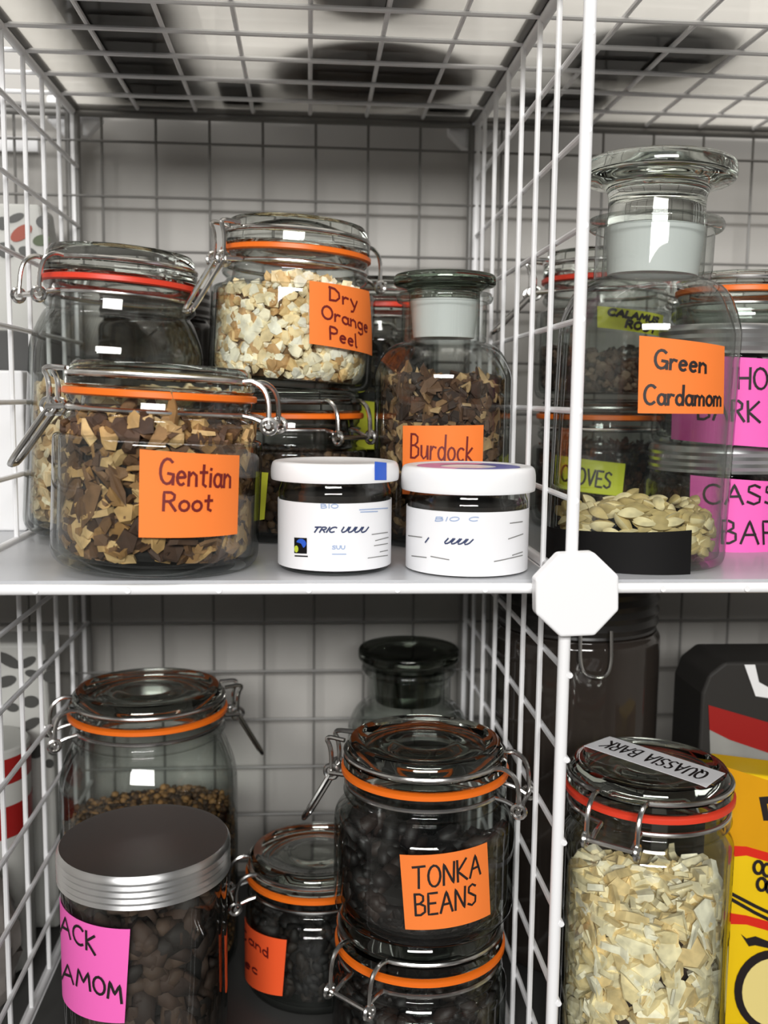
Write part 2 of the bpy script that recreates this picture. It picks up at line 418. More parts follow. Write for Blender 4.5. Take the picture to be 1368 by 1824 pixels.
# ------------------------------------------------------------------ clip-top preserving jar
def smooth_curve(pts, n=8):
    """a soft line through profile corners"""
    return [(p.x, p.y) for p in chaikin([Vector((a, b, 0)) for a, b in pts], 2)]
def clip_jar(name, label, x, Y, z0, Rr, H, rl, zg, zs, hinge, gasket='orange_rub', tilt=0, lever=True, lean=34, lidz=None, wire_r=.032, group=None):
    """rl lid radius, zg underside of the rubber ring, zs height where the shoulder meets the straight wall (all above the base)"""
    root = thing(name, label, 'jar', (x, Y, z0), (0, math.radians(tilt), 0), group)
    rn = rl*.93; T = .07
    zn = zg-.34
    sh = max(.12, zn-zs)
    outer = [(0, .02), (.72*Rr, .02)] + smooth_curve([(.78*Rr, 0), (.93*Rr, .01), (Rr, .12), (Rr, .32)]) + \
        smooth_curve([(Rr, zs), (Rr*.995, zs+.45*sh), (rn+(Rr-rn)*.25, zn-.08), (rn, zn-.02)]) + \
        [(rn, zn), (rl*.985, zn+.05), (rl*1.0, zn+.09), (rl*.985, zn+.14), (rn, zn+.18), (rn, zg-.1), (rl*.97, zg-.05), (rl*.98, zg)]
    inner = [(rn-.12, zg), (rn-T, zn)] + smooth_curve([(rn-T, zn-.02), (rn+(Rr-rn)*.25-T, zn-.1), (Rr-T, zs+.4*sh), (Rr-T, zs)]) + \
        smooth_curve([(Rr-T, .34), (Rr-T, .2), (.9*Rr, .1), (.75*Rr, .1)]) + [(.4*Rr, .12), (0, .13)]
    mb = MB(); mb.lathe(outer+inner, 64); mb.build('jar_body', M['glass'], root, ang=50)
    gt = .095
    mb = MB(); mb.lathe([(rl*.86, zg+.004), (rl*1.0, zg+.004), (rl*1.025, zg+.02), (rl*1.025, zg+gt-.02), (rl*1.0, zg+gt-.004), (rl*.86, zg+gt-.004)], 64, True)
    mb.build('rubber_ring', M[gasket], root)
    zl = zg+gt; hl = H-zl
    lid = [(0, zl+.04), (.72*rl, zl+.04), (.76*rl, zl-.06), (.84*rl, zl-.06), (.86*rl, zl+.002), (rl*.97, zl+.002), (rl, zl+.03), (rl, zl+.36*hl), (.95*rl, zl+.42*hl),
           (.945*rl, zl+.52*hl), (.96*rl, zl+.58*hl), (.95*rl, zl+.8*hl), (.91*rl, zl+.97*hl), (.86*rl, zl+hl), (.80*rl, zl+.96*hl), (.74*rl, zl+.8*hl), (.45*rl, zl+.78*hl), (.4*rl, zl+.84*hl), (.3*rl, zl+.86*hl), (0, zl+.86*hl)]
    mb = MB(); mb.lathe(lid, 64); mb.build('lid', M['lidglass'], root, ang=35)
    # wires
    h = math.radians(hinge); er = Vector((math.sin(h), -math.cos(h), 0)); et = Vector((math.cos(h), math.sin(h), 0))
    wz = zl+.5*hl; rw = .95*rl+wire_r*.9; wd = .30*rl; th = math.asin(wd/rw)
    za = zg-.24; ra = rl+.26
    mb = MB()
    def lp(sgn):
        return [er*ra+et*sgn*wd+Vector((0, 0, za)), er*(ra-.02)+et*sgn*wd+Vector((0, 0, wz-.12)), er*(rl+.08)+et*sgn*wd+Vector((0, 0, wz+.02)),
                er*(rw*math.cos(th))+et*sgn*wd+Vector((0, 0, wz))]
    arc = [Vector((rw*math.sin(h+q), -rw*math.cos(h+q), wz)) for q in [th+(2*math.pi-2*th)*i/60 for i in range(61)]]
    # h+q with growing q walks from the +et side round to the -et side
    mb.tube(chaikin(lp(1))+arc[1:-1]+chaikin(lp(-1)[::-1]), wire_r)
    mb.tube([er*ra+et*wd*1.15+Vector((0, 0, za)), er*ra-et*wd*1.15+Vector((0, 0, za))], wire_r)
    for sgn in (1, -1):
        c = er*ra+et*sgn*wd*1.02+Vector((0, 0, za))
        mb.tube([c+(er*math.cos(q)+Vector((0, 0, 1))*math.sin(q))*.085 for q in [6.283*i/14 for i in range(14)]], wire_r*.9, 6, True)
    mb.build('lid_wire', M['steel'], root)
    # neck wire
    mb = MB(); rk = rn+wire_r*1.1; zk = zg-.14
    tk = math.asin(min(.9, wd*.8/rk))
    def kp(sgn): return [er*(ra-.03)+et*sgn*wd*.8+Vector((0, 0, za)), er*(rl+.1)+et*sgn*wd*.8+Vector((0, 0, zk-.03)), er*(rk*math.cos(tk))+et*sgn*wd*.8+Vector((0, 0, zk))]
    arc = [Vector((rk*math.sin(h+q), -rk*math.cos(h+q), zk)) for q in [tk+(2*math.pi-2*tk)*i/60 for i in range(61)]]
    mb.tube(chaikin(kp(1))+arc[1:-1]+chaikin(kp(-1)[::-1]), wire_r*.95)
    mb.build('neck_wire', M['steel'], root)
    if lever:
        er2 = -er; et2 = -et; mb = MB(); lw = .14
        rp = rl+.2; zp = zg-.16
        for sgn in (1, -1):
            c = er2*rp+et2*sgn*lw+Vector((0, 0, zp))
            mb.tube([c+(er2*math.cos(q)+Vector((0, 0, 1))*math.sin(q))*.095 for q in [6.283*i/14 for i in range(14)]], wire_r*.9, 6, True)
            # the hook from the pivot up to the lid wire
            mb.tube(chaikin([c+Vector((0, 0, -.05)), c+Vector((0, 0, wz-zp-.1)), er2*(rp+.1)+et2*sgn*lw+Vector((0, 0, wz+.06)), er2*(rw+.02)+et2*sgn*lw*1.3+Vector((0, 0, wz+.05))]), wire_r)
        dn = er2*math.sin(math.radians(lean))+Vector((0, 0, -math.cos(math.radians(lean))))
        b0 = er2*rp+Vector((0, 0, zp)); L = .86
        mb.tube(chaikin([b0+et2*lw, b0+dn*L*.5+et2*lw, b0+dn*L+et2*lw*.95, b0+dn*(L+.02), b0+dn*L-et2*lw*.95, b0+dn*L*.5-et2*lw, b0-et2*lw], 2), wire_r*1.15)
        mb.tube([b0+et2*lw*1.4, b0-et2*lw*1.4], wire_r)
        mb.tube(chaikin([b0+et2*lw*1.4, er2*(rk+.01)+et2*lw*1.7+Vector((0, 0, zk))], 1), wire_r)
        mb.tube(chaikin([b0-et2*lw*1.4, er2*(rk+.01)-et2*lw*1.7+Vector((0, 0, zk))], 1), wire_r)
        mb.build('clamp_lever', M['steel'], root)
    return root

def stopper_bottle(label, x, Y, z0, Rr, zsh, zneck, rn, zlip, rlip, zd0, zd1, rd, frost=True, disc='lidglass'):
    root = thing('stoppered_bottle', label, 'bottle', (x, Y, z0)); T = .07
    g = M['glass']
    outer = [(0, .02), (.8*Rr, .02)]+smooth_curve([(.84*Rr, 0), (.95*Rr, .0), (Rr, .08), (Rr, .25)]) + \
        smooth_curve([(Rr, zsh-.05), (Rr, zsh+.3*(zneck-zsh)), (rn+(Rr-rn)*.55, zneck-.16*(zneck-zsh)), (rn, zneck-.02)]) + \
        [(rn, zneck), (rn, zlip-.1)]+smooth_curve([(rn, zlip-.1), (rlip, zlip-.1), (rlip+.03, zlip-.02), (rlip, zlip+.03)])
    inner = [(rn-.1, zlip+.02), (rn-.1, zneck)]+smooth_curve([(rn-.1, zneck), (rn+(Rr-rn)*.5-T, zneck-.2*(zneck-zsh)), (Rr-T, zsh+.25*(zneck-zsh)), (Rr-T, zsh)]) + \
        smooth_curve([(Rr-T, .3), (Rr-T, .14), (.92*Rr, .09), (.8*Rr, .09)])+[(0, .1)]
    mb = MB(); mb.lathe(outer+inner, 64); mb.build('bottle_body', g, root, ang=50)
    mb = MB(); mb.lathe([(0, zneck+.04), (rn-.17, zneck+.04), (rn-.115, zlip-.06), (0, zlip-.06)], 48)
    mb.build('ground_plug', M['frost'] if frost else M['smoke'], root)
    rs = rn*.82
    prof = [(0, zlip-.05), (rs, zlip-.05)]+smooth_curve([(rs, zlip), (rs*1.0, zd0-.1), (rd*.75, zd0), (rd, zd0+.03), (rd*1.02, .5*(zd0+zd1)), (rd, zd1-.02), (rd*.9, zd1)])+[(rd*.6, zd1-.02), (0, zd1-.03)]
    mb = MB(); mb.lathe(prof, 64); mb.build('stopper', M[disc], root, ang=50)
    return root

def screw_jar(name, label, x, Y, z0, Rr, H, zl, rl, lidm, topm=None, ridges=3, cat='jar', body=None):
    root = thing(name, label, cat, (x, Y, z0)); T = .07
    outer = [(0, .02), (.8*Rr, .02)]+smooth_curve([(.85*Rr, 0), (.95*Rr, 0), (Rr, .09), (Rr, .25)])+smooth_curve([(Rr, zl-.32), (Rr, zl-.14), (rl*.93, zl-.06), (rl*.93, zl)])+[(rl*.93, H-.05)]
    inner = [(rl*.93-.08, H-.05), (rl*.93-.08, zl-.05)]+smooth_curve([(rl*.93-.08, zl-.08), (Rr-T, zl-.17), (Rr-T, zl-.34)])+smooth_curve([(Rr-T, .3), (Rr-T, .14), (.9*Rr, .09), (.8*Rr, .09)])+[(0, .1)]
    mb = MB(); mb.lathe(outer+inner, 64); mb.build('jar_body', body or M['glass'], root, ang=50)
    prof = [(rl*.95, zl+.01), (rl*1.0, zl)]
    n = ridges*2
    for i in range(n): 
        z = zl+.04+(H-zl-.12)*i/max(n-1, 1); prof.append((rl*(1.0 if i % 2 else .975), z))
    prof += [(rl*.99, H-.04), (rl*.965, H)]
    mb = MB(); mb.lathe(prof, 64); mb.cur = 1
    mb.lathe([(rl*.965, H), (rl*.93, H-.015), (0, H-.02)], 64)
    mb.build('screw_lid', [lidm, topm or lidm], root, ang=30)
    return root

# ================================================================== SETTING
def struct(name, mb, mt, **k): o = mb.build(name, mt, None, **k); o['kind'] = 'structure'; return o
WY = 7.75
mb = MB(); mb.box((-40, WY, -24), (40, WY+2, 42)); struct('wall_back', mb, M['wall'], smooth=False)
mb = MB(); mb.box((-42, -62, -24), (-40, WY, 42)); struct('wall_left', mb, M['wall'], smooth=False)
mb = MB(); mb.box((40, -62, -24), (42, WY, 42)); struct('wall_right', mb, M['wall'], smooth=False)
mb = MB(); mb.box((-42, -62, -25), (42, WY+2, -24)); struct('floor', mb, M['greyfloor'], smooth=False)
mb = MB(); mb.box((-40, WY-.12, 6.35), (-7.7, WY, 6.6)); struct('trim_1', mb, M['white'], smooth=False)

# ================================================================== WIRE RACK
def wire_panel(name, label, o, u, v, W, H, us, vs, r=.036, fr=.06, group=None, noff=None, mt='white', fmt=None, shift=0):
    root = thing(name, label, 'wire panel', o, group=group)
    u = Vector(u); v = Vector(v); nn = noff if noff is not None else u.cross(v).normalized()
    mb = MB(); 
    for a, b in (((0, 0), (W, 0)), ((0, H), (W, H)), ((0, 0), (0, H)), ((W, 0), (W, H))):
        mb.tube([u*a[0]+v*a[1], u*b[0]+v*b[1]], fr, 10)
    fo = mb.build('frame', M[fmt or mt], root); fo.location.x = shift*U
    mb = MB()
    for q in us: mb.tube([u*q-v*.07, u*q+v*(H+.07)], r, 8)
    for q in vs: mb.tube([v*q+nn*r*1.7-u*.07, v*q+nn*r*1.7+u*(W+.07)], r, 8)
    mb.build('wire_grid', M[mt], root)
    return root
X, Yv, Z = Vector((1, 0, 0)), Vector((0, 1, 0)), Vector((0, 0, 1))
k7 = [.14+k for k in range(1, 7)]; z7 = [k for k in range(1, 7)]; D = 7.14
SH = 'wire panels of the storage rack'
# side walls
wire_panel('wire_panel', 'white wire side wall between the main upper cube and the cardamom bottle cube', (0, 0, .08), Yv, Z, D, 6.84, k7, [k-.08 for k in z7], fr=.072, group=SH, shift=.05)
wire_panel('wire_panel', 'white wire side wall right of the tonka beans jar below the octagonal connector', (0, 0, -6.92), Yv, Z, D, 6.76, k7, [k-.08 for k in z7], fr=.072, group=SH)
wire_panel('wire_panel', 'white wire side wall at left edge beside the tall red-ringed jar', (-6.97, 0, .08), Yv, Z, D, 6.84, k7, [k-.08 for k in z7], group=SH)
wire_panel('wire_panel', 'white wire side wall at lower left beside the black cardamom jar', (-6.97, 0, -6.92), Yv, Z, D, 6.76, k7, [k-.08 for k in z7], group=SH)
# shelves
for (x0, lab) in ((-6.91, 'jars with orange notes'), (.06, 'green cardamom bottle'), (-13.9, 'white carton')):
    wire_panel('wire_panel', 'white wire shelf floor carrying the '+lab, (x0, 0, 0), X, Yv, 6.85, D, [.06+.985*k for k in range(1, 7)], k7, group=SH, noff=Vector((0, 0, -1)))
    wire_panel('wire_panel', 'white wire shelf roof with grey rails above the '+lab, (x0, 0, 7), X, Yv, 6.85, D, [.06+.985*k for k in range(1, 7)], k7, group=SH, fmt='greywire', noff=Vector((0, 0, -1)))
    wire_panel('wire_panel', 'white wire bottom shelf two levels below the '+{'jars with orange notes': 'gentian root jar', 'green cardamom bottle': 'cardamom bottle', 'white carton': 'white carton'}[lab], (x0, 0, -7), X, Yv, 6.85, D, [.06+.985*k for k in range(1, 7)], k7, group=SH, noff=Vector((0, 0, -1)))
    bx = [.42+.92*k for k in range(0, 7)]
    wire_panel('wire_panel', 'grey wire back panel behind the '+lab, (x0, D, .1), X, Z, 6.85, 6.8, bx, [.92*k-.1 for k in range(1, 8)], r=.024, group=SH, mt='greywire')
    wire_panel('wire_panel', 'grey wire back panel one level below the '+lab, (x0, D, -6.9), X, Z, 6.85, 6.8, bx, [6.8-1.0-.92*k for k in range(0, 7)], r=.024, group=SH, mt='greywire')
def connector(label, x, y, z, ax=0):
    mb = MB(); a0 = math.pi/8+.04
    poly = [(.505*math.cos(a0+i*math.pi/4), .505*math.sin(a0+i*math.pi/4)) for i in range(8)]
    mb.prism(poly, -.11, .11)
    o = mb.build('rack_connector', M['white'], None, smooth=False, bevel=.03); o.location = Vector((x, y, z))*U
    return tag(o, label, 'connector')
connector('white octagonal plastic connector at the front crossing of the rack', .05, -.2, -.02)
connector('white octagonal connector at the far top left corner of the upper cube', -6.97, D+.22, 7)
connector('white octagonal connector at the far top right corner of the upper cube', 0, D+.22, 7)
# sheets laid on the wires
def sheet(name, label, x0, x1, z, mt):
    mb = MB(); mb.box((x0, .1, z+.04), (x1, D-.06, z+.08)); o = mb.build(name, mt, None, smooth=False); return tag(o, label, 'shelf liner')
sheet('shelf_liner', 'grey plastic sheet under the jars with orange notes', -6.88, -.1, 0, M['shelf'])
sheet('shelf_liner', 'grey plastic sheet under the green cardamom bottle', .1, 6.9, 0, M['shelf'])
sheet('shelf_liner', 'grey plastic sheet under the white carton at left edge', -13.8, -7.07, 0, M['shelf'])
sheet('shelf_liner', 'clear sheet on the wire roof over the jars with orange notes', -6.88, -.1, 7, M['sheet'])
sheet('shelf_liner', 'clear sheet on the wire roof over the green cardamom bottle', .1, 6.9, 7, M['sheet'])
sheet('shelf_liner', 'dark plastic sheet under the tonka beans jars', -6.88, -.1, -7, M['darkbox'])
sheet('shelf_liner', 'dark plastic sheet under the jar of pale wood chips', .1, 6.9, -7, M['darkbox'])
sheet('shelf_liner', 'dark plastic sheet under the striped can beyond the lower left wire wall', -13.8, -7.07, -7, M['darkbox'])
S0, S1, S7 = .08, -6.92, 7.08
core_dark = mat('dark_core', (.012, .010, .009, 1), .9); core_tan = mat('tan_core', srgb(120, 92, 60), .9); core_brown = mat('brown_core', srgb(52, 36, 26), .9)

# ================================================================== UPPER CUBE
# tall jar at the left
t = clip_jar('clip_jar', 'tall clip-top jar with red rubber ring and pale chips at left edge, leaning slightly', -5.78, 3.6, S0+.06, 1.2, 3.97, 1.06, 3.46, 2.3, -52, 'red_rub', tilt=3.5, lever=False)
contents('pale_root_chips', 'pale cream root chips filling lower half of tall jar at left edge', 'root chips', t, 1.2, 2.0, 'flake', .13, 1300,
         pieces('pale_chips', [(236, 214, 176), (214, 186, 140), (246, 232, 200), (196, 160, 112), (228, 200, 156)]), core_tan)
t = screw_jar('screw_jar', 'dark jar standing behind the tall red-ringed jar', -5.45, 6.0, S0, .92, 3.75, 3.3, .9, M['darklid'], M['darklid'], body=mat('brown_jar', (.020, .017, .015, 1), .12))
# gentian root
t = clip_jar('clip_jar', 'squat clip-top jar with orange note Gentian Root standing at shelf front', -4.75, 1.1, S0+.04, 1.22, 2.36, 1.10, 1.96, 1.42, 82, 'orange_rub', tilt=2.6)
contents('gentian_root', 'brown and tan chopped root pieces inside the Gentian Root jar', 'root pieces', t, 1.22, 1.66, 'mixed', .15, 1250,
         pieces('gentian_bits', [(150, 112, 66), (98, 68, 42), (190, 152, 98), (70, 48, 34), (206, 172, 120), (118, 86, 56), (84, 60, 44)]), core_dark)
sticky(t, 1.22, [(249, 800), (426, 811), (422, 951), (247, 957)], M['note_o'],
       [('Gentian', .18, .37, .70, .29, .03, .05), ('Root', .21, .68, .46, .21, 0, .05)], 'orange sticky note reading Gentian Root', 'inkred', .032)
# jar under the orange peel jar
u_ = clip_jar('clip_jar', 'clip-top jar of dark berries under the Dry Orange Peel jar', -3.21, 3.9, S0, 1.16, 2.14, 1.08, 1.72, 1.2, 44, 'orange_rub', lever=False)
contents('dark_berries', 'dark brown berries in the jar below the Dry Orange Peel jar', 'berries', u_, 1.16, 1.15, 'grain', .085, 1500,
         pieces('berry', [(52, 38, 30), (84, 62, 46), (36, 28, 24), (112, 86, 62), (66, 48, 38)]), core_dark)
sticky(u_, 1.16, [(440, 838), (478, 842), (471, 925), (440, 930)], M['note_y'], [], 'yellow sticky note at the left of the jar')
# orange peel
t = clip_jar('clip_jar', 'clip-top jar of Dry Orange Peel stacked on another jar', -3.21, 3.9, S0+2.15, 1.19, 2.36, 1.06, 1.86, 1.3, 124, 'orange_rub', tilt=3.2, lean=30)
contents('dried_orange_peel', 'cream and tan dried orange peel granules inside the Dry Orange Peel jar', 'orange peel', t, 1.19, 1.42, 'crumb', .115, 1600,
         pieces('peel', [(252, 240, 210), (244, 220, 172), (254, 248, 230), (222, 188, 132), (248, 232, 192), (196, 154, 102), (252, 244, 220)]), core_tan, mound=.2)
sticky(t, 1.19, [(551, 500), (657, 519), (662, 634), (551, 612)], M['note_o'],
       [('Dry', .24, .26, .42, .20, .06, .05), ('Orange', .14, .56, .70, .20, .10, .05), ('Peel', .22, .88, .36, .20, .06, .05)], 'orange sticky note reading Dry Orange Peel', 'inkred', .03)
# burdock
t = stopper_bottle('stoppered glass bottle with frosted neck and orange note Burdock', -1.02, 3.2, S0, .97, 2.22, 2.84, .60, 3.46, .66, 3.56, 3.76, .71, disc='dimglass')
contents('burdock_root', 'dark brown chopped burdock root inside the stoppered Burdock bottle', 'root pieces', t, .97, 2.22, 'mixed', .125, 1700,
         pieces('burdock_bits', [(76, 54, 40), (48, 35, 28), (104, 76, 54), (176, 146, 104), (62, 44, 34), (90, 64, 46), (140, 108, 74)]), core_dark)
sticky(t, .97, [(718, 758), (861, 757), (858, 880), (717, 880)], M['note_o'],
       [('Burdock', .11, .46, .74, .34, .06, .05), ('Root', .22, .86, .46, .30, 0, .05)], 'orange sticky note reading Burdock', 'inkred', .028)
# jar behind, between peel jar and burdock bottle
t = clip_jar('clip_jar', 'dark clip-top jar with red ring behind the Burdock bottle', -1.75, 5.75, S0, .98, 3.95, .86, 3.45, 2.9, 150, 'red_rub', lever=False)
contents('dark_leaves', 'dark leaves inside the jar behind the Burdock bottle', 'leaves', t, .98, 2.9, 'flake', .12, 900,
         pieces('dark_leaf', [(40, 34, 26), (58, 48, 34), (30, 26, 20)]), core_dark)
sticky(t, .98, [(630, 712), (668, 716), (668, 800), (630, 800)], M['note_y'], [], 'yellow sticky note half hidden behind the Burdock bottle')
# two small spice jars
def spice_jar(label, x, Y, Rr, H, zl, rl, zlab0, zlab1):
    root = thing('spice_jar', label, 'jar', (x, Y, S0)); T = .05
    o_ = [(0, .02), (.8*Rr, .02)]+smooth_curve([(.86*Rr, 0), (.97*Rr, 0), (Rr, .07), (Rr, .2)])+smooth_curve([(Rr, zl-.2), (Rr, zl-.12), (Rr*.95, zl-.05), (Rr*.95, H-.1)])
    i_ = [(Rr*.95-T, H-.1), (Rr*.95-T, zl-.05)]+smooth_curve([(Rr-T, zl-.16), (Rr-T, .22), (Rr-T, .12), (.85*Rr, .09)])+[(0, .1)]
    mb = MB(); mb.lathe(o_+i_, 56); mb.build('jar_body', M['glass'], root, ang=50)
    mb = MB(); mb.lathe([(rl*.96, zl+.01)]+smooth_curve([(rl, zl), (rl*1.01, zl+.03), (rl*1.01, H-.09), (rl*.98, H-.01), (rl*.9, H)])+[(rl*.86, H-.02), (0, H-.02)], 56)
    lid = mb.build('lid', M['white'], root, ang=50)
    # what fills it
    mb = MB(); mb.lathe([(0, .11), (Rr*.8, .11), (Rr-T-.012, .2), (Rr-T-.012, zl-.16), (Rr*.6, zl-.13), (0, zl-.1)], 48)
    f_ = mb.build('ground_spice', mat('spice_fill', (.020, .014, .011, 1), .8, noise=.5, nscale=60), None)
    f_.location = root.location; tag(f_, 'dark ground spice filling the '+label, 'spice', kind='stuff')
    mb = MB(); mb.lathe([(Rr+.006, zlab0), (Rr+.014, zlab0), (Rr+.014, zlab1), (Rr+.006, zlab1)], 72, True)
    lb = mb.build('paper_label', M['paper'], root); lb['label'] = 'white paper label wrapped round the jar'
    return root, lid, lb
def patch(root, lb, Rr, c, mt, name, off=.017, nu=10):
    fn = patch_fn(root, Rr, c); mb = MB(); v = []; f = []
    for j in range(4):
        for i in range(nu+1): v.append(fn(i/nu, j/3, off)[0])
    for j in range(3):
        for i in range(nu): q = j*(nu+1)+i; f.append((q, q+nu+1, q+nu+2, q+1))
    mb.add(v, f); return mb.build(name, mt, lb)
r1, l1, b1 = spice_jar('small spice jar with white lid and blue stripe, left of two', -2.60, 1.0, .67, 1.29, 1.07, .76, .06, .84)
marks(r1, b1, .67, px_text('TRIC UUUU', 556, 948, 94, 9, .35), M['inkblue'], 'product_name', .018)
marks(r1, b1, .67, px_text('BIO', 572, 905, 30, 7), M['inkpale'], 'small_print', .012)
marks(r1, b1, .67, px_text('SUU', 592, 978, 22, 6), M['inkpale'], 'weight_print', .012)
marks(r1, b1, .67, [[(640, 908), (690, 905)]], M['inkpale'], 'printed_line', .012); marks(r1, b1, .67, [[(642, 912), (672, 911)]], M['inkpale'], 'printed_line', .012); marks(r1, b1, .67, [[(592, 987), (616, 987)]], M['inkpale'], 'printed_line', .012)
marks(r1, b1, .67, [[(662, 952), (690, 948)], [(668, 963), (691, 957)], [(666, 972), (690, 968)], [(676, 983), (690, 980)], [(655, 994), (690, 989)]], M['inkgrey'], 'side_print', .01)
patch(r1, b1, .67, [(526, 957), (548, 958), (548, 986), (526, 985)], M['black'], 'emblem_square', .018)
mb = MB(); fnE = patch_fn(r1, .67, [(526, 957), (548, 958), (548, 986), (526, 985)])
def disc_on(fn, cu, cv, ru, rv, off, a0=0, a1=6.283, n=18):
    mb_v = [fn(cu, cv, off)[0]]+[fn(cu+ru*math.cos(a0+(a1-a0)*i/n), cv+rv*math.sin(a0+(a1-a0)*i/n), off)[0] for i in range(n+1)]
    return mb_v, [(0, i+2, i+1) for i in range(n)]
mb.add(*disc_on(fnE, .58, .36, .38, .3, .022, -2.9, 1.1)); mb.build('emblem_swirl', M['blue'], b1, smooth=False)
mb = MB(); mb.add(*disc_on(fnE, .2, .72, .17, .22, .022)); mb.build('emblem_leaf', M['green'], b1, smooth=False)
marks(r1, b1, .67, [[(526, 990), (548, 991)]], M['black'], 'emblem_line', .016)
patch(r1, l1, .76, [(666, 822), (687, 824), (687, 855), (666, 855)], M['blue'], 'blue_stripe', .014)
r2, l2, b2 = spice_jar('small spice jar with white lid printed pink, right of two', -1.0, .92, .725, 1.25, .96, .80, .02, .76)
marks(r2, b2, .725, px_text('UUUU', 790, 968, 44, 9, .5, 2)+[[(758, 966), (764, 958)]], M['inkblue'], 'product_name', .018)
for s_ in ([(728, 954), (752, 957)], [(734, 990), (760, 993)], [(768, 991), (800, 997)]): marks(r2, b2, .725, [s_], M['inkgrey'], 'printed_line', .012)
marks(r2, b2, .725, [[(908, 932), (930, 929)], [(905, 960), (931, 951)], [(912, 989), (930, 983)], [(880, 1000), (896, 997), (930, 989)]], M['inkgrey'], 'side_print', .012)
marks(r2, b2, .725, px_text('BIO C', 775, 928, 76, 7, .1), M['inkpale'], 'brand_print', .012)
mb = MB()
for (q0, q1, mi) in ((math.pi*.35, math.pi*1.35, 0), (-math.pi*.65, math.pi*.35, 1)):
    mb.cur = mi; v = []
    for i in range(25):
        q = q0+(q1-q0)*i/24; v += [(.34*math.cos(q), .34*math.sin(q), 1.236), (.62*math.cos(q), .62*math.sin(q), 1.236)]
    mb.add(v, [(2*i, 2*i+1, 2*i+3, 2*i+2) for i in range(24)])
mb.build('printed_ring', [M['pinkprint'], M['violet']], l2, smooth=False)

# ================================================================== UPPER RIGHT CUBE
t = stopper_bottle('large stoppered bottle with orange note Green Cardamom', 1.27, 1.5, S0+.03, 1.12, 2.72, 3.52, .72, 4.20, .81, 4.66, 4.94, .92)
t.rotation_euler = (0, math.radians(1.5), 0)
sticky(t, 1.12, [(1139, 598), (1290, 617), (1288, 737), (1136, 736)], M['note_o'],
       [('Green', .16, .40, .56, .24, .02, .05), ('Cardamom', .06, .88, .88, .25, 0, .05)], 'orange sticky note reading Green Cardamom', 'ink', .034)
sticky(t, 1.12, [(964, 936), (1232, 944), (1229, 1026), (964, 1012)], M['black'], [], 'black label strip round the bottle foot', name='foot_label')
podm = pieces('pod', [(216, 196, 142), (196, 174, 118), (234, 218, 170), (170, 144, 92), (224, 208, 156)], .7, .8, 90)
podme = None
pods = []
rp = random.Random(11)
def pod_mesh():
    mb = MB(); seg = 12; n = 11; v = []; f = []
    for i in range(n):
        q = i/(n-1); x = (q-.5)*.33
        r = .082*math.sin(math.pi*q)**.75*(1-.25*q)+.003
        for k in range(seg):
            a = 6.283*k/seg; rr = r*(1+.20*math.cos(3*a)); v.append((x, rr*math.cos(a), rr*math.sin(a)*.85))
    for i in range(n-1):
        for k in range(seg): f.append((i*seg+k, i*seg+(k+1) % seg, (i+1)*seg+(k+1) % seg, (i+1)*seg+k))
    mb.add(v, f); return mb
root_loc = t.location.copy()
first = pod_mesh().build('cardamom_pod', podm, None)
tag(first, 'pale green cardamom pod in the heap inside the Green Cardamom bottle', 'cardamom pod', 'cardamom pods in the big bottle')
spots = []
for i in range(190):
    layer = i < 100
    if layer: a = -math.pi/2+rp.uniform(-1.9, 1.9); r = rp.uniform(.84, .945); z = rp.uniform(.17, .60)
    else: a = rp.uniform(0, 6.283); r = .92*math.sqrt(rp.random()); z = .56+.12*rp.random()+.06*math.sin(a*2)
    spots.append((r*math.cos(a), r*math.sin(a), z, a))
for i, (px, py, pz, a) in enumerate(spots):
    o = first if i == 0 else first.copy()
    if i: sc.collection.objects.link(o)
    o.location = root_loc+Vector((px, py, pz))*U
    rt = rp.uniform(-.5, .5) if rp.random() < .75 else rp.uniform(-1.2, 1.2)
    o.rotation_euler = (rp.uniform(0, 6.28), rt*.7, a+math.pi/2+rp.uniform(-.35, .35))
# calamus on cloves
c_ = clip_jar('clip_jar', 'clip-top jar with yellow note Cloves behind the cardamom bottle', 1.78, 4.9, S0, 1.08, 2.02, 1.0, 1.72, 1.2, 60, 'orange_rub', lever=False)
contents('cloves', 'dark brown cloves inside the Cloves jar', 'cloves', c_, 1.08, 1.25, 'strip', .08, 1300, pieces('clove', [(48, 30, 24), (70, 42, 32), (34, 24, 20), (92, 56, 40)]), core_dark)
sticky(c_, 1.08, [(990, 810), (1114, 826), (1108, 884), (988, 868)], M['note_y'], [('CLOVES', .11, .74, .70, .48, .06, .08)], 'yellow sticky note reading Cloves', 'ink', .034)
c_ = clip_jar('clip_jar', 'clip-top jar with red ring and yellow note Calamus Root stacked on the Cloves jar', 1.78, 4.9, S0+2.03, 1.08, 2.32, .98, 1.82, 1.3, 92, 'red_rub', lean=45)
contents('calamus_root', 'brown calamus root powder inside the Calamus Root jar', 'root powder', c_, 1.08, .75, 'crumb', .08, 1100, pieces('calamus', [(70, 52, 44), (96, 74, 62), (52, 40, 34), (120, 98, 84)]), core_dark)
sticky(c_, 1.08, [(1064, 545), (1181, 562), (1177, 600), (1064, 583)], M['note_y'], [('CALAMUS', .14, .36, .74, .28, .10, .15), ('ROOT', .38, .84, .48, .32, .08, .15)], 'yellow sticky note reading Calamus Root', 'ink', .04)
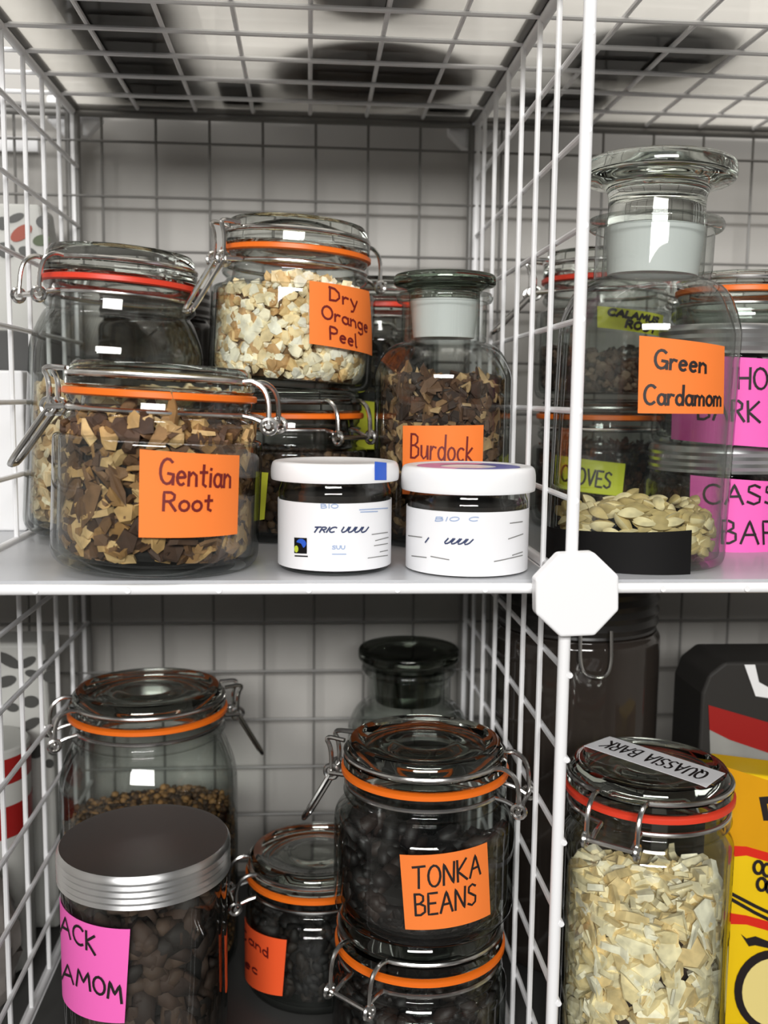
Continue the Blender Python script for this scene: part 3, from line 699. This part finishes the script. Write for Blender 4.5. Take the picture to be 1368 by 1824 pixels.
# cassia and hop
t = screw_jar('screw_jar', 'silver-lidded jar with pink note Cassia Bark at right edge', 3.0, 3.1, S0, 1.02, 1.42, 1.06, .98, M['silver'], M['silver'])
contents('cassia_bark', 'dark bark pieces in the Cassia Bark jar', 'bark pieces', t, 1.02, .9, 'strip', .13, 500, pieces('cassia', [(60, 36, 28), (84, 50, 36), (40, 26, 22)]), core_dark)
n_ = sticky(t, 1.02, [(1230, 846), (1412, 858), (1408, 1006), (1226, 998)], M['note_p'], [], 'pink sticky note reading Cassia Bark')
marks(t, n_, 1.02, px_text('CASSIA', 1254, 897, 182, 34, 0, 2)+px_text('BARK', 1285, 967, 134, 40, 0, 3), M['ink'], 'handwriting', .034, .026)
t = screw_jar('screw_jar', 'silver-lidded jar with pink note Hop Bark stacked on the Cassia jar', 3.05, 3.1, S0+1.43, 1.0, 1.66, 1.26, .95, M['silver'], M['silver'])
contents('hop_bark', 'dark bark shreds in the jar on top of the Cassia jar', 'bark pieces', t, 1.0, 1.0, 'strip', .12, 500, pieces('hopbark', [(70, 46, 36), (50, 34, 28)]), core_dark)
n_ = sticky(t, 1.0, [(1200, 632), (1412, 644), (1410, 800), (1196, 782)], M['note_p'], [], 'pink sticky note reading Hop Bark')
marks(t, n_, 1.0, px_text('HOP', 1315, 692, 76, 37, 0, 2)+px_text('BARK', 1243, 746, 110, 36, 0, 6), M['ink'], 'handwriting', .034, .026)
t = clip_jar('clip_jar', 'shallow empty clip-top jar on the topmost silver lid at right edge', 3.2, 3.1, S0+3.10, .92, .72, .86, .42, .1, 100, 'orange_rub', lever=False)

# ================================================================== LOWER CUBE
t = clip_jar('clip_jar', 'large clip-top jar with orange ring at back left of lower cube', -5.42, 4.5, S1, 1.38, 4.50, 1.20, 4.08, 2.7, -70, 'orange_rub', lean=30)
contents('coriander_seed', 'small tan brown seeds in the large jar at back left of lower cube', 'seeds', t, 1.42, 2.35, 'grain', .06, 3600, pieces('seed', [(120, 88, 52), (150, 112, 66), (84, 62, 40), (60, 44, 30)]), core_brown)
t = screw_jar('screw_jar', 'black cardamom jar with silver screw band and dark lid top at front left', -5.0, 1.45, S1, 1.04, 3.40, 3.0, 1.09, M['silver'], M['darklid'], ridges=4)
contents('black_cardamom', 'dark brown black cardamom pods filling the pink-noted jar', 'cardamom pods', t, 1.04, 2.5, 'bean', .2, 640, pieces('bcard', [(46, 32, 26), (64, 46, 36), (72, 54, 42), (34, 26, 22)], .75, 1, 70), core_dark)
n_ = sticky(t, 1.04, [(104, 1598), (232, 1655), (222, 1822), (104, 1770)], M['note_p'], [], 'pink sticky note reading Black Cardamom')
marks(t, n_, 1.04, px_text('ACK', 108, 1660, 62, 32, 0, 40)+px_text('AMOM', 111, 1744, 106, 30, 0, 42), M['ink'], 'handwriting', .034, .026)
t = clip_jar('clip_jar', 'low clip-top jar with orange ring and red note behind the Tonka jar', -2.78, 3.75, S1, 1.09, 2.12, 1.06, 1.74, 1.1, -76, 'orange_rub', lever=False)
contents('dark_nuts', 'dark nuts filling the low jar with the red note', 'nuts', t, 1.09, 1.2, 'bean', .13, 500, pieces('nut', [(26, 22, 20), (40, 32, 26), (20, 17, 16)]), core_dark)
n_ = sticky(t, 1.09, [(417, 1634), (511, 1674), (503, 1774), (424, 1738)], M['note_r'], [], 'red orange sticky note on the low jar')
marks(t, n_, 1.09, px_text('Cand', 428, 1666, 50, 17, 0, 40)+px_text('uec', 425, 1712, 34, 16, 0, 24), M['inkred'], 'handwriting', .03, .026)
u_ = clip_jar('clip_jar', 'clip-top jar with orange ring under the Tonka Beans jar', -1.40, 1.7, S1, 1.18, 2.24, 1.12, 1.76, 1.2, -46, 'orange_rub', lever=True)
contents('tonka_beans', 'black beans in the jar under the Tonka Beans jar', 'beans', u_, 1.18, 1.15, 'bean', .14, 500, pieces('tonka2', [(24, 19, 18), (40, 30, 26), (18, 15, 14)], .6, .8, 80), core_dark)
t = clip_jar('clip_jar', 'round clip-top jar with orange note Tonka Beans on a jar', -1.37, 1.7, S1+2.25, 1.2, 2.34, 1.08, 1.90, 1.2, 66, 'orange_rub', lean=30)
contents('tonka_beans', 'wrinkled black tonka beans half filling the Tonka Beans jar', 'beans', t, 1.2, .72, 'bean', .15, 460, pieces('tonka', [(28, 21, 20), (46, 34, 30), (20, 16, 15)], .6, .8, 80), core_dark, mound=.5)
sticky(t, 1.2, [(712, 1522), (867, 1500), (873, 1628), (722, 1655)], M['note_o'], [('TONKA', .12, .44, .76, .28, -.06, .05), ('BEANS', .12, .80, .68, .28, -.04, .05)], 'orange sticky note reading Tonka Beans', 'ink', .03)
t = stopper_bottle('dark stoppered bottle at back of the lower cube behind the Tonka jar', -1.17, 5.9, S1, 1.05, 3.2, 3.75, .74, 4.38, .80, 4.48, 4.74, .87, frost=False, disc='smoke')
contents('dark_resin', 'dark filling of the stoppered bottle at back of lower cube', 'resin', t, 1.05, 2.9, 'crumb', .1, 700, pieces('resin', [(40, 34, 30), (28, 24, 22)]), core_dark)

# ================================================================== LOWER RIGHT CUBE
t = thing('storage_jar', 'very large dark brown jar behind the chip jar below the connector', 'jar', (1.45, 4.7, S1))
mb = MB(); mb.lathe([(0, .02), (1.1, .02)]+smooth_curve([(1.15, 0), (1.3, .02), (1.33, .2), (1.33, .5)])+smooth_curve([(1.33, 5.1), (1.33, 5.3), (1.27, 5.38), (1.27, 5.4)])+[(1.2, 5.42), (1.2, 6.1)], 64)
mb.build('jar_body', mat('smoked_glass', (.030, .024, .020, 1), .07, spec=.6), t)
mb = MB(); pr = [(1.26, 5.43)]
for i in range(8): pr.append((1.30 if i % 2 else 1.25, 5.47+.09*i))
pr += [(1.24, 6.22), (1.2, 6.26), (0, 6.27)]
mb.lathe(pr, 64); mb.build('screw_lid', mat('black_lid', (.03, .028, .026, 1), .35), t, ang=30)
mb = MB(); fn = patch_fn(t, 1.33, [(1034, 1122), (1086, 1122), (1084, 1206), (1032, 1202)])
mb.tube(chaikin([fn(0, 0, .06)[0], fn(.0, .9, .1)[0], fn(.5, 1, .12)[0], fn(1, .9, .1)[0], fn(1, 0, .06)[0]], 3), .028); mb.build('clamp_lever', M['steel'], t)
# quassia
t = clip_jar('clip_jar', 'tall clip-top jar of pale wood chips with white taped lid, right of wire wall', 1.50, 1.2, S1, 1.09, 4.40, 1.05, 4.0, 3.3, -38, 'red_rub', lever=False)
contents('quassia_chips', 'pale cream quassia wood chips filling the jar with taped lid', 'wood chips', t, 1.09, 2.72, 'flake', .21, 1150,
         pieces('quassia', [(250, 238, 200), (242, 222, 170), (254, 246, 220), (232, 206, 150), (246, 232, 190)]), core_brown, mound=.25)
zt = S1+4.40+.012
q = [on_z(zt, *p)-t.location/U for p in ((1258, 1402), (1040, 1329), (1086, 1312), (1292, 1378))]
def fnT(u, v, off=0.):
    p = (q[0]*(1-u)+q[1]*u)*(1-v)+(q[3]*(1-u)+q[2]*u)*v
    r = math.hypot(p.x, p.y); p.z = zt-S1+off-max(0, r-.9)**2*1.5
    return p, Vector((0, 0, 1))
tp = sheet_on(fnT, 'masking_tape', M['paper'], t, nu=20); tp['label'] = 'white tape with black capitals across the lid'
write_on(fnT, [('QUASSIA BARK', .08, .74, .84, .5, 0, 0)], M['ink'], tp, .032)
# yellow packet
t = thing('spice_packet', 'bright yellow packet with red bands and black print at right edge', 'packet', (3.0, 2.15, S1))
mb = MB(); mb.prism([(0, 0), (1.9, 0), (1.86, 3.6), (.02, 3.86)], 0, .8); mb.build('packet_body', M['yellowbag'], t, bevel=.06, smooth=False)
def flat_fn(root, y):
    def fn(px, py, off=0.):
        p = on_y(y-off, px, py)-root.location/U; return p, Vector((0, -1, 0))
    return fn
fp = flat_fn(t, 2.14)
def fpoly(root, fn, pts, mt, name, off=.004):
    c = [fn(*p, off)[0] for p in pts]; mb = MB(); n = len(c)
    mb.add(c+[p+Vector((0, .004, 0)) for p in c], [tuple(range(n)), tuple(reversed(range(n, 2*n)))]+[(i, i+n, (i+1) % n+n, (i+1) % n) for i in range(n)])
    return mb.build(name, mt, root, smooth=False)
fpoly(t, fp, [(1290, 1365), (1400, 1400), (1400, 1522), (1290, 1512)], M['goldbag'], 'gold_panel', .004)
fpoly(t, fp, [(1292, 1506), (1330, 1508), (1400, 1528), (1400, 1544), (1330, 1524), (1308, 1526), (1298, 1542)], M['redprint'], 'red_band', .008)
fpoly(t, fp, [(1296, 1626), (1330, 1631), (1400, 1650), (1400, 1667), (1330, 1647), (1297, 1646)], M['redprint'], 'red_band', .008)
mb = MB()
def pxr(mb, fn, seg, wd, off):
    P = [fn(*p, off)[0] for p in densify(seg, 6)]; ribbon(mb, P, [Vector((0, -1, 0))]*len(P), wd)
for s_ in ([(1303, 1592), (1345, 1614), (1400, 1640)], [(1303, 1602), (1345, 1626), (1400, 1653)]): pxr(mb, fp, s_, .05, .009)
mb.build('black_rule', M['ink'], t, smooth=False)
mb = MB()
for (cx, cy) in ((1360, 1548), (1366, 1578)):
    for dx in (-9, 7): pxr(mb, fp, [(cx+dx+8*math.cos(a_), cy+dx*.3+11*math.sin(a_)) for a_ in [6.283*i/14 for i in range(15)]], .05, .009)
mb.build('black_numeral', M['ink'], t, smooth=False)
fpoly(t, fp, [(1352, 1420), (1400, 1416), (1400, 1428), (1366, 1432), (1370, 1452), (1378, 1452), (1378, 1462), (1360, 1462)], M['ink'], 'black_capital', .009)
fpoly(t, fp, [(1320, 1664), (1330, 1672), (1346, 1668), (1372, 1678), (1372, 1690), (1345, 1684), (1334, 1686)], M['ink'], 'black_flourish', .008)
def circ(cx, cy, r, n=32): return [(cx+r*math.cos(-6.283*i/n), cy+r*1.08*math.sin(-6.283*i/n)) for i in range(n)]
fpoly(t, fp, circ(1376, 1766, 68), M['ink'], 'round_border', .008)
fpoly(t, fp, circ(1378, 1768, 56), M['cream'], 'round_medallion', .012)
# black and red packet behind
t = thing('tea_packet', 'black topped packet with dark red band behind the yellow packet', 'packet', (3.22, 3.75, S1))
mb = MB(); mb.prism([(0, 0), (2.2, 0), (2.2, 5.0), (.35, 5.0), (.1, 4.8), (0, 4.5)], 0, 1.2); mb.build('packet_body', M['darkwrap'], t, bevel=.05, smooth=False)
fb = flat_fn(t, 3.74)
fpoly(t, fb, [(1264, 1300), (1300, 1318), (1400, 1350), (1420, 1800), (1278, 1800)], M['greyfilm'], 'grey_panel', .006)
fpoly(t, fb, [(1262, 1256), (1400, 1296), (1400, 1352), (1300, 1318), (1264, 1300)], M['maroon'], 'red_band', .01)
fpoly(t, fb, [(1326, 1184), (1345, 1184), (1352, 1215), (1372, 1226), (1372, 1244), (1346, 1240)], M['plainwhite'], 'white_mark', .012)

# ================================================================== LEFT NEIGHBOUR CUBE
mb = MB(); mb.box((-8.9, 4.1, S0), (-7.1, 5.3, 2.45)); tag(mb.build('carton', M['plainwhite'], None, smooth=False, bevel=.04), 'plain white carton beyond the left wire wall', 'carton')
mb = MB(); mb.box((-9.2, 5.4, S0), (-7.1, 6.9, 3.1)); tag(mb.build('carton', M['darkbox'], None, smooth=False, bevel=.04), 'dark carton under the spotted pouch beyond left wire wall', 'carton')
def spotted(label, x0, x1, y0, z0, z1, spots_):
    root = thing('printed_pouch', label, 'pouch', (x0, y0, z0)); W = x1-x0; H = z1-z0
    mb = MB(); mb.prism([(0, 0), (W, 0), (W*.99, H*.55), (W*.93, H), (W*.07, H), (.02, H*.55)], 0, .9); mb.build('pouch_body', M['pouch'], root, bevel=.08, smooth=False)
    for (px, py, a, b_, rot, mt) in spots_:
        mb = MB(); pts = []
        for i in range(16):
            q_ = -6.283*i/16; ex, ey = a*math.cos(q_), b_*math.sin(q_); pts.append((px+ex*math.cos(rot)-ey*math.sin(rot), py+ex*math.sin(rot)+ey*math.cos(rot)))
        f_ = lambda X_, Y_, off=0.: ((on_y(y0-.01, X_, Y_)-root.location/U)+Vector((0, -off, 0)), Vector((0, -1, 0)))
        fpoly(root, f_, pts, M[mt], 'leaf_print', .006)
spotted('pale pouch printed with rust and dark leaves beyond the upper left wire wall', -8.9, -7.12, 5.9, 3.1, 5.15,
        [(38, 415, 22, 12, -.6, 'spotred'), (76, 395, 12, 11, 0, 'spot'), (28, 388, 16, 7, -.4, 'spot'), (74, 428, 16, 10, -.2, 'spotgreen'), (4, 398, 10, 12, 0, 'spot'), (10, 446, 18, 14, .4, 'spot'), (50, 450, 18, 10, .4, 'spot')])
spotted('pale pouch printed with dark leaves beyond the lower left wire wall', -8.9, -7.12, 5.4, S1, -1.95,
        [(14, 1176, 26, 10, .5, 'spot'), (48, 1180, 18, 8, -.5, 'spot'), (88, 1180, 14, 7, -.2, 'spot'), (90, 1205, 14, 11, 0, 'spot'), (58, 1200, 14, 7, .2, 'spot'), (10, 1214, 20, 10, -.3, 'spot'), (55, 1250, 15, 11, 0, 'spot'), (54, 1290, 20, 9, -.5, 'spot'), (62, 1338, 16, 13, 0, 'spot'), (96, 1338, 10, 8, 0, 'spot'), (88, 1360, 8, 8, 0, 'spot'), (22, 1260, 12, 8, .2, 'spot'), (30, 1310, 12, 10, 0, 'spot')])
t = thing('striped_can', 'red and white striped can at lower left edge beyond the wire wall', 'can', (-8.05, 4.55, S1))
mb = MB(); mb.lathe([(0, 0), (.72, 0), (.75, .03), (.75, 3.6), (.72, 3.63), (0, 3.6)], 40); mb.build('can_body', M['pouch'], t)
for (z_a, z_b) in ((2.25, 2.75), (3.1, 3.5)):
    mb = MB(); mb.lathe([(.752, z_a), (.758, z_a), (.758, z_b), (.752, z_b)], 40, True); mb.build('red_band', M['maroon'], t)
mb = MB(); v = []; f = []; nb = 20
for j in range(15):
    for i in range(nb):
        a = 6.283*i/nb; q_ = j/14; r = (.72*math.sin(math.pi*min(.97, q_*.86+.12))**.5)*(1+R_.uniform(-.10, .10))
        v.append((-7.76+r*math.cos(a)*.80, 3.35+r*math.sin(a)*.5, S1+2.15*q_+R_.uniform(-.03, .03)*(0 if j == 0 else 1)))
for j in range(14):
    for i in range(nb): f.append((j*nb+i, j*nb+(i+1) % nb, (j+1)*nb+(i+1) % nb, (j+1)*nb+i))
mb.add(v, f); tag(mb.build('plastic_bag', M['bag'], None, ang=25), 'crumpled plastic bag at bottom left edge beyond the wire wall', 'bag')

# ================================================================== ON TOP OF THE RACK, seen from beneath through the clear sheet
t = thing('paper_bag', 'dark paper bag lying on clear roof sheet at upper left', 'bag', (-5.5, 1.2, S7))
mb = MB(); pr = [(-.7, 0), (.66, 0), (.98, .4), (.8, 1.2), (-.7, 1.3), (-1.0, .5)]
mb.prism(pr, 0, 6.0); mb.build('bag_body', M['darkwrap'], t, bevel=.3, smooth=False)
def tin(label, x, y, r, h, mt):
    t = thing('storage_tin', label, 'tin', (x, y, S7))
    mb = MB(); mb.lathe([(0, .0), (r*.66, .0)]+smooth_curve([(r*.66, 0), (r*.88, .04), (r, .22), (r, .6)])+[(r, h)], 56); mb.build('tin_body', mt, t)
    mb = MB(); mb.lathe([(r*1.02, h-.4), (r*1.02, h+.02), (0, h+.03)], 56); mb.build('tin_lid', M['darklid'], t)
tin('wide dark brown tin on roof sheet above the Burdock bottle', -1.95, 5.15, 1.68, 3, M['brown'])
tin('smaller dark tin on roof sheet nearest the top edge', -2.2, 2.0, .82, 3, M['brown'])
mb = MB(); mb.box((-4.4, 5.6, S7), (-3.7, 7.0, S7+2.6)); tag(mb.build('carton', M['darkwrap'], None, smooth=False, bevel=.05), 'dark carton at the back of the clear roof sheet beside the brown tin', 'carton')
mb = MB(); mb.box((-.95, 6.62, S7), (-.15, 7.04, S7+2.2)); tag(mb.build('carton', M['darkwrap'], None, smooth=False, bevel=.05), 'small dark carton in the far right corner of the clear roof sheet', 'carton')
tin('dark tin on the roof sheet above the cardamom bottle', 1.95, 3.75, 1.35, 3, M['darkwrap'])
tin('small dark tin on the roof sheet beside the wire wall', 1.25, 6.05, .92, 2.6, M['darkwrap'])
